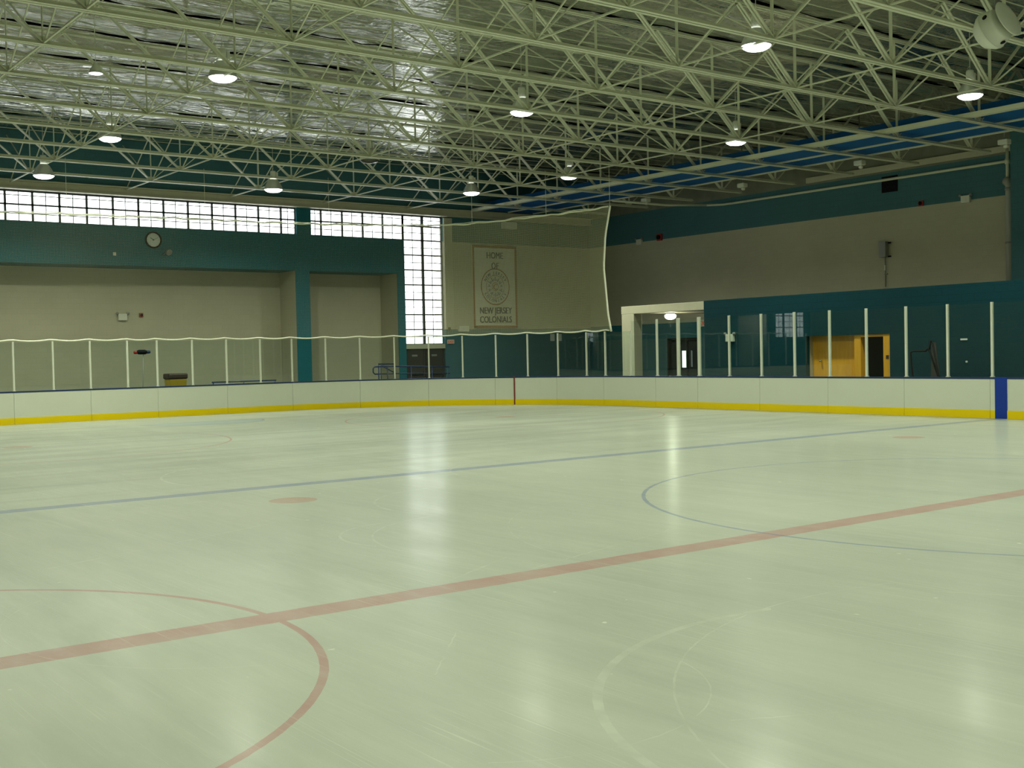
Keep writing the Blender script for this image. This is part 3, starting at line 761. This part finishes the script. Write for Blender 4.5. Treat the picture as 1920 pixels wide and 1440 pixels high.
mb.build('hour_marks', M['navy_ink'], fc)

# ------------------------------------------------------------------ emergency lamps and alarms
def make_em():
    r = empty('emergency_light', (0, 0, 0), cat='emergency light', group='twin head emergency lights on the walls')
    mb = MB(); mb.box(-.12, 0, -.17, .17, -.13, .13); mb.build('battery_box', M['white_box'], r, bevel=.015)
    for sg in (-1, 1):
        mb = MB(); mb.lathe([(.025, -.04), (.05, .0), (.06, .04), (0, .045)], 16, axis=(-.8, sg * .25, -.3), org=(-.07, sg * .20, .15)); mb.tube([(-.06, sg * .12, .10), (-.06, sg * .19, .14)], .015, 6); mb.build('lamp_head', M['grey'], r)
    return r
em = make_em(); em.location = (XE + 1.5, -14.76, 3.55); em['label'] = 'twin head emergency light on the beige wall left of the red alarm'
dup(em, (20.1, YB, 2.2), 'twin head emergency light on the teal block wall behind the glass', rz=-pi / 2)
dup(em, (15.66, YS, 6.93), 'twin head emergency light at upper right on the top edge of the beige wall', rz=-pi / 2)
dup(em, (32.36, YS, 6.90), 'twin head emergency light just right of the net on the beige edge', rz=-pi / 2)
def red_alarm(loc, rz, label, s=1.):
    r = empty('fire_alarm', loc, rz, label, 'fire alarm')
    mb = MB(); mb.box(-.05 * s, 0, -.08 * s, .08 * s, -.08 * s, .08 * s); mb.build('housing', M['red'], r, bevel=.008)
    mb = MB(); mb.lathe([(.05 * s, .05 * s), (.055 * s, .09 * s), (0, .10 * s)], 16, axis=(-1, 0, 0)); mb.build('sounder', M['black'], r)
red_alarm((XE + 1.5, -15.50, 3.63), 0, 'small square red alarm on the beige wall right of the emergency light')
red_alarm((31.03, YS, 7.0), -pi / 2, 'dark red round alarm bell on the teal strip right of the net', 1.9)
red_alarm((17.47, YS, 6.99), -pi / 2, 'small dark red alarm above the beige wall at upper right', 1.2)
mb = MB(); mb.box(XE - .05, XE, -13.98, -14.09, 5.78, 5.90); tag(mb.build('sensor_box', M['white_box'], bevel=.01), 'tiny pale sensor box on the teal band left of the clock', 'sensor')
fl_ = empty('floodlight', (XE, -15.98, 5.98), label='small grey round floodlight on the teal band below the clock', cat='floodlight')
mb = MB(); mb.lathe([(.05, 0), (.10, .04), (.13, .12), (.12, .13), (0, .12)], 20, axis=(-.7, -.2, -.4), org=(-.14, -.04, .02)); mb.build('lamp_head', M['grey'], fl_)
mb = MB(); mb.tube([(0, .12, -.1), (-.1, .08, -.08), (-.14, 0, .0)], .02, 8); mb.build('bracket', M['grey'], fl_)
# exit signs
def exit_sign(loc, rz, label, w_=.36, h_=.18):
    r = empty('exit_sign', loc, rz, label, 'exit sign')
    mb = MB(); mb.box(-.05, 0, -w_ / 2, w_ / 2, -h_ / 2, h_ / 2); mb.build('housing', M['exit_face'], r, bevel=.006)
    mb = MB(); text_on(mb, 'EXIT', h_ * .85, 0, -h_ * .30, -.053, 1.0, bold=.006); mb.build('lettering', M['exit_red'], r)
exit_sign((XE, -29.03, 2.41), 0, 'white exit sign with red letters beside the brown doors')
exit_sign((28.35, YS, 2.98), -pi / 2, 'exit sign hanging in the passage under the canopy', .5, .30)
# posters, thermostat bits
for i, (y0, y1) in enumerate(((1072, 1080), (1082, 1089))):
    pass
for i, (yc, wd_) in enumerate(((-34.95, .26), (-35.42, .2))):
    mb = MB(); mb.box(XE - .012, XE, yc - wd_ / 2, yc + wd_ / 2, 2.38, 2.72); tag(mb.build('poster', M['paper']), ('wider left' if i == 0 else 'narrower right') + ' white notice on the dark wall below the net', 'notice')
mb = MB(); mb.box(XE - .16, XE, -29.44, -29.98, 2.86, 3.12); tag(mb.build('junction_box', M['white_box'], bevel=.01), 'pale box at the foot of the banner, on its left', 'box')
mb = MB(); mb.box(XE - .08, XE, -28.88, -29.02, 2.92, 3.06); tag(mb.build('thermostat', M['brown'], bevel=.01), 'small brown switch box right of the tall window foot', 'switch')
mb = MB(); mb.box(XE - .35, XE, -32.0, -32.7, 7.62, 7.92); tag(mb.build('pale_box', M['white_box'], bevel=.02), 'pale box high on the wall seen through the top of the net', 'box')

# ------------------------------------------------------------------ side wall details
lv = empty('louvre', (18.8, YS, 7.87), label='dark rectangular louvre high on the teal strip of the side wall', cat='louvre')
mb = MB(); mb.box(-.34, .34, 0, .03, -.30, .30); mb.build('backing', M['black'], lv)
mb = MB()
for k in range(9): mb.bar((-.32, .045, -.27 + .066 * k), (.32, .045, -.27 + .066 * k), .04, .008, up=(0, .5, .8))
mb.build('slats', M['black'], lv)
eb = empty('electrical_box', (19.02, YS, 5.43), label='grey electrical box with conduit on the beige side wall', cat='electrical box')
mb = MB(); mb.box(-.14, .16, 0, .22, -.29, .30); mb.build('cabinet', M['grey'], eb, bevel=.012)
mb = MB(); mb.box(-.24, -.14, 0, .06, .22, .27); mb.box(-.24, -.14, 0, .06, -.29, -.24); mb.build('bracket', M['black'], eb)
mb = MB(); mb.tube([(0, .04, -.29), (0, .04, -1.40)], .018, 8); mb.box(-.09, .05, 0, .06, -.93, -.90); mb.build('conduit', M['grey'], eb)
mb = MB(); mb.box(-.025, .025, .03, .08, -.78, -.58); mb.build('switch_cover', M['white_box'], eb)
pp = empty('sprinkler_pipe', (20, YS + .12, 8.03), label='off white pipe running along the teal strip and turning down at the right', cat='pipe')
mb = MB()
mb.tube([(7.5, .55, .0), (7.0, .06, .0), (6.5, 0, 0), (0, 0, .0), (-5.6, 0, 0), (-5.9, 0, 0)], .05, 12)
mb.tube([(-5.95, 0, .42), (-5.95, 0, -.78)], .06, 12); mb.tube([(7.5, .55, 0), (8.2, 2.3, -.02), (8.6, 5.0, .05)], .05, 12)
mb.build('pipe_run', M['steel'], pp)
mb = MB(); mb.lathe([(.09, -.09), (.09, .09)], 14, axis=(0, 0, 1), org=(-5.95, 0, 0)); mb.lathe([(.10, -.1), (.10, .06)], 14, axis=(0, 0, 1), org=(-5.95, 0, -.72))
mb.build('pipe_coupling', M['steel'], pp)
pd = empty('downpipe', (13.88, YS + .28, 0), label='wide grey downpipe at the right end of the beige wall', cat='pipe')
mb = MB(); mb.tube([(0, 0, 3.6), (0, 0, 7.15), (.08, -.02, 7.3), (.17, -.06, 7.36)], .15, 16); mb.build('pipe_run', mat('dull beige pipe', (.40, .41, .34), .5), pd)
mb = MB(); mb.lathe([(.17, 7.0), (.17, 7.1)], 16); mb.lathe([(.17, 5.2), (.17, 5.26)], 16); mb.build('pipe_strap', M['grey'], pd)
# white boxed units under the truss ends
def make_unit():
    r = empty('box_speaker', (0, 0, 0), cat='wall unit', group='white boxed units under the truss ends')
    mb = MB(); mb.box(-.17, .17, -.13, .13, -.04, .13); mb.build('cabinet', M['white_box'], r, bevel=.03)
    mb = MB(); mb.lathe([(.05, 0), (.07, .04), (.08, .11), (0, .12)], 14, axis=(-.2, .5, -.8), org=(-.06, 0, -.03)); mb.build('lamp_head', M['white_box'], r)
    mb = MB(); mb.tube([(.0, 0, .12), (.0, 0, 1.92)], .02, 8); mb.build('hanger', M['grey'], r)
    return r
un = make_unit(); un.location = (12.5, -34.4, 8.13); un['label'] = 'white boxed unit under the truss ends, rightmost of the row'
dup(un, (17.5, -33.8, 8.13), 'white boxed unit under the truss ends, second from the right'); dup(un, (23.3, -34.3, 8.13), 'white boxed unit under the truss ends, above the right side of the bell'); dup(un, (28.4, -34.0, 8.13), 'white boxed unit under the truss ends, nearest the top corner of the net')

# ------------------------------------------------------------------ drum unit in the trusses at top right
Fv = Vector((.489, -.84, .24)).normalized(); Rv = Fv.cross(Vector((0, 0, 1))).normalized(); Uv = Rv.cross(Fv)
ax = (Rv * .80 + Uv * .48 - Fv * .36).normalized()
dr = empty('drum_speaker', (5.22, -21.45, 8.12), label='big white drum unit with two dark holes and a round cap at top right', cat='ceiling unit'); dr.scale = (.95, .95, .95)
mb = MB(); mb.lathe([(.10, -.42), (.26, -.36), (.39, -.20), (.42, -.12), (.42, -.09)], 36, axis=ax); mb.build('back_shell', M['white_box'], dr)
mb = MB(); mb.lathe([(.42, -.09), (.405, -.08), (.36, .12), (.335, .16), (0, .17)], 36, axis=ax); mb.build('front_shell', M['white_box'], dr)
mb = MB(); mb.lathe([(0, .29), (.30, .285), (.40, .30), (.41, .315), (.39, .33), (.2, .35), (0, .355)], 36, axis=ax); mb.build('round_cap', M['white_box'], dr)
mb = MB(); mb.lathe([(.03, .15), (.03, .30)], 12, axis=ax); mb.build('centre_stem', M['grey'], dr)
q = Vector((0, 0, 1)).rotation_difference(ax)
mb = MB()
for k, a in enumerate((105, -60)):
    best = None
    # holes on the side that faces the room
    vdir = (-Fv).normalized(); side = (vdir - ax * vdir.dot(ax)).normalized(); up = ax.cross(side)
    d = (side * cos(radians((62, -52)[k])) + up * sin(radians((62, -52)[k]))).normalized()
    mb.lathe([(0, 0), (.055, 0), (.055, .012), (0, .012)], 16, axis=d, org=d * .382 + ax * .03)
mb.build('port_hole', M['black'], dr)
mb = MB(); mb.tube([Vector((0, 0, .1)), Vector((0, 0, 2.05))], .02, 8); mb.build('hanger', M['grey'], dr)

# ------------------------------------------------------------------ things behind the glass
cl = empty('clamp_lamp', (34, -14.25, 0), label='black lamp head on a thin stand, red left end', cat='lamp stand')
mb = MB(); mb.lathe([(.0, -.20), (.05, -.19), (.085, -.12), (.085, .12), (.05, .19), (0, .20)], 16, axis=(0, 1, 0), org=(0, 0, 2.16)); mb.build('housing', M['black'], cl)
mb = MB(); mb.lathe([(.0, .30), (.05, .29), (.06, .24), (.055, .17), (0, .17)], 14, axis=(0, 1, 0), org=(0, 0, 2.15)); mb.build('red_end', M['red'], cl)
mb = MB(); mb.lathe([(.0, -.31), (.05, -.30), (.06, -.25), (.055, -.17), (0, -.17)], 14, axis=(0, 1, 0), org=(0, 0, 2.16)); mb.build('grey_end', M['navy'], cl)
mb = MB(); mb.tube([(0, -.05, 2.1), (0, .03, .02)], .014, 8); mb.tube([(-.25, .03, -.05), (0, .03, .12), (.25, .03, -.05)], .012, 6); mb.tube([(0, .28, -.05), (0, .03, .12), (0, -.22, -.05)], .012, 6); mb.build('stand', M['grey'], cl)
bn2 = empty('yellow_bin', (33.3, -15.2, -.055), label='mustard yellow bin with dark brown lid behind the glass', cat='bin')
mb = MB()
vs = [(-.22, -.27, 0), (.22, -.27, 0), (.22, .27, 0), (-.22, .27, 0), (-.28, -.32, 1.22), (.28, -.32, 1.22), (.28, .32, 1.22), (-.28, .32, 1.22)]
mb.add(vs, [(3, 2, 1, 0), (4, 5, 6, 7), (0, 1, 5, 4), (1, 2, 6, 5), (2, 3, 7, 6), (3, 0, 4, 7)]); mb.build('bin_body', M['yellow_bin'], bn2, bevel=.03)
mb = MB(); mb.box(-.30, .30, -.36, .36, 1.22, 1.42); mb.build('lid', M['brown'], bn2, bevel=.05)
hr = empty('low_rail', (33, -17.7, -.055), label='low dark blue rail on legs behind the glass left of the pillar', cat='rail')
mb = MB(); mb.tube([(0, 1.25, 1.06), (0, -1.3, 1.06)], .025, 8); mb.build('top_tube', M['navy'], hr)
for y in (1.2, 0, -1.25): mb = MB(); mb.tube([(0, y, 0), (0, y, 1.06)], .022, 8); mb.build('leg', M['navy'], hr)
hd = empty('handrail', (34, -24.2, -.055), label='dark blue tubular handrail with looped end before the brown doors', cat='handrail')
mb = MB(); mb.tube([(0, .1, 1.15), (0, .30, 1.15), (0, .38, 1.22), (0, .38, 1.38), (0, .30, 1.45), (0, .1, 1.45)], .028, 8)
mb.tube([(0, .1, 1.45), (0, -.65, 1.45), (0, -3.4, 1.36)], .026, 8); mb.tube([(0, .1, 1.15), (0, -.65, 1.15), (0, -3.4, 1.08)], .024, 8); mb.build('rail_tube', M['blue_metal'] if 'blue_metal' in M else M['navy'], hd)
for y in (.12, 0, -.3, -.62, -1.45, -2.5, -3.3): mb = MB(); mb.tube([(0, y, 0), (0, y, 1.50 if y > -.7 and y > -.2 else 1.42)], .024, 8); mb.build('rail_post', M['navy'], hd)
mb = MB(); mb.tube([(0, .12, 1.56), (0, -.62, 1.56)], .03, 8); mb.tube([(0, 0, 1.5), (0, -.6, 1.2)], .02, 8); mb.build('top_bar', M['navy'], hd)
ct = empty('tubular_cart', (11.55, -28.9, -.055), label='black tubular cart frame and dark board leaning at the teal wall', cat='cart')
mb = MB(); mb.tube([(-.25, 0, 0), (-.15, 0, 1.0), (.12, 0, 1.75), (.17, 0, 1.77), (.2, 0, 1.72)], .028, 8)
mb.tube([(.55, 0, .0), (.66, 0, 1.0), (.72, 0, 1.62), (.70, 0, 1.68), (.64, 0, 1.70), (.22, 0, 1.70)], .028, 8)
mb.tube([(.12, 0, 1.7), (.08, 0, 2.0), (.0, 0, 1.9), (-.25, .1, .9), (-.33, .1, 0)], .03, 8); mb.build('tube_frame', M['black'], ct)
mb = MB(); mb.add([(-.28, -.05, 0), (.14, -.05, 0), (.20, -.25, 1.95), (.08, -.25, 1.95), (-.28, -.09, 0), (.14, -.09, 0), (.20, -.29, 1.95), (.08, -.29, 1.95)], [(0, 1, 2, 3), (7, 6, 5, 4), (0, 4, 5, 1), (1, 5, 6, 2), (2, 6, 7, 3), (3, 7, 4, 0)]); mb.build('leaning_board', M['brown_door'], ct)
mb = MB(); mb.box(11.15, 11.36, YB, YB + .02, 1.93, 1.98); tag(mb.build('sticker', M['paper']), 'small pale sticker on the teal block wall right of the cart', 'sticker')
mb = MB(); mb.box(11.15, 11.20, YB, YB + .03, 1.29, 1.34); tag(mb.build('round_knob_plate', M['paper']), 'tiny pale knob low on the teal block wall right of the cart', 'knob')
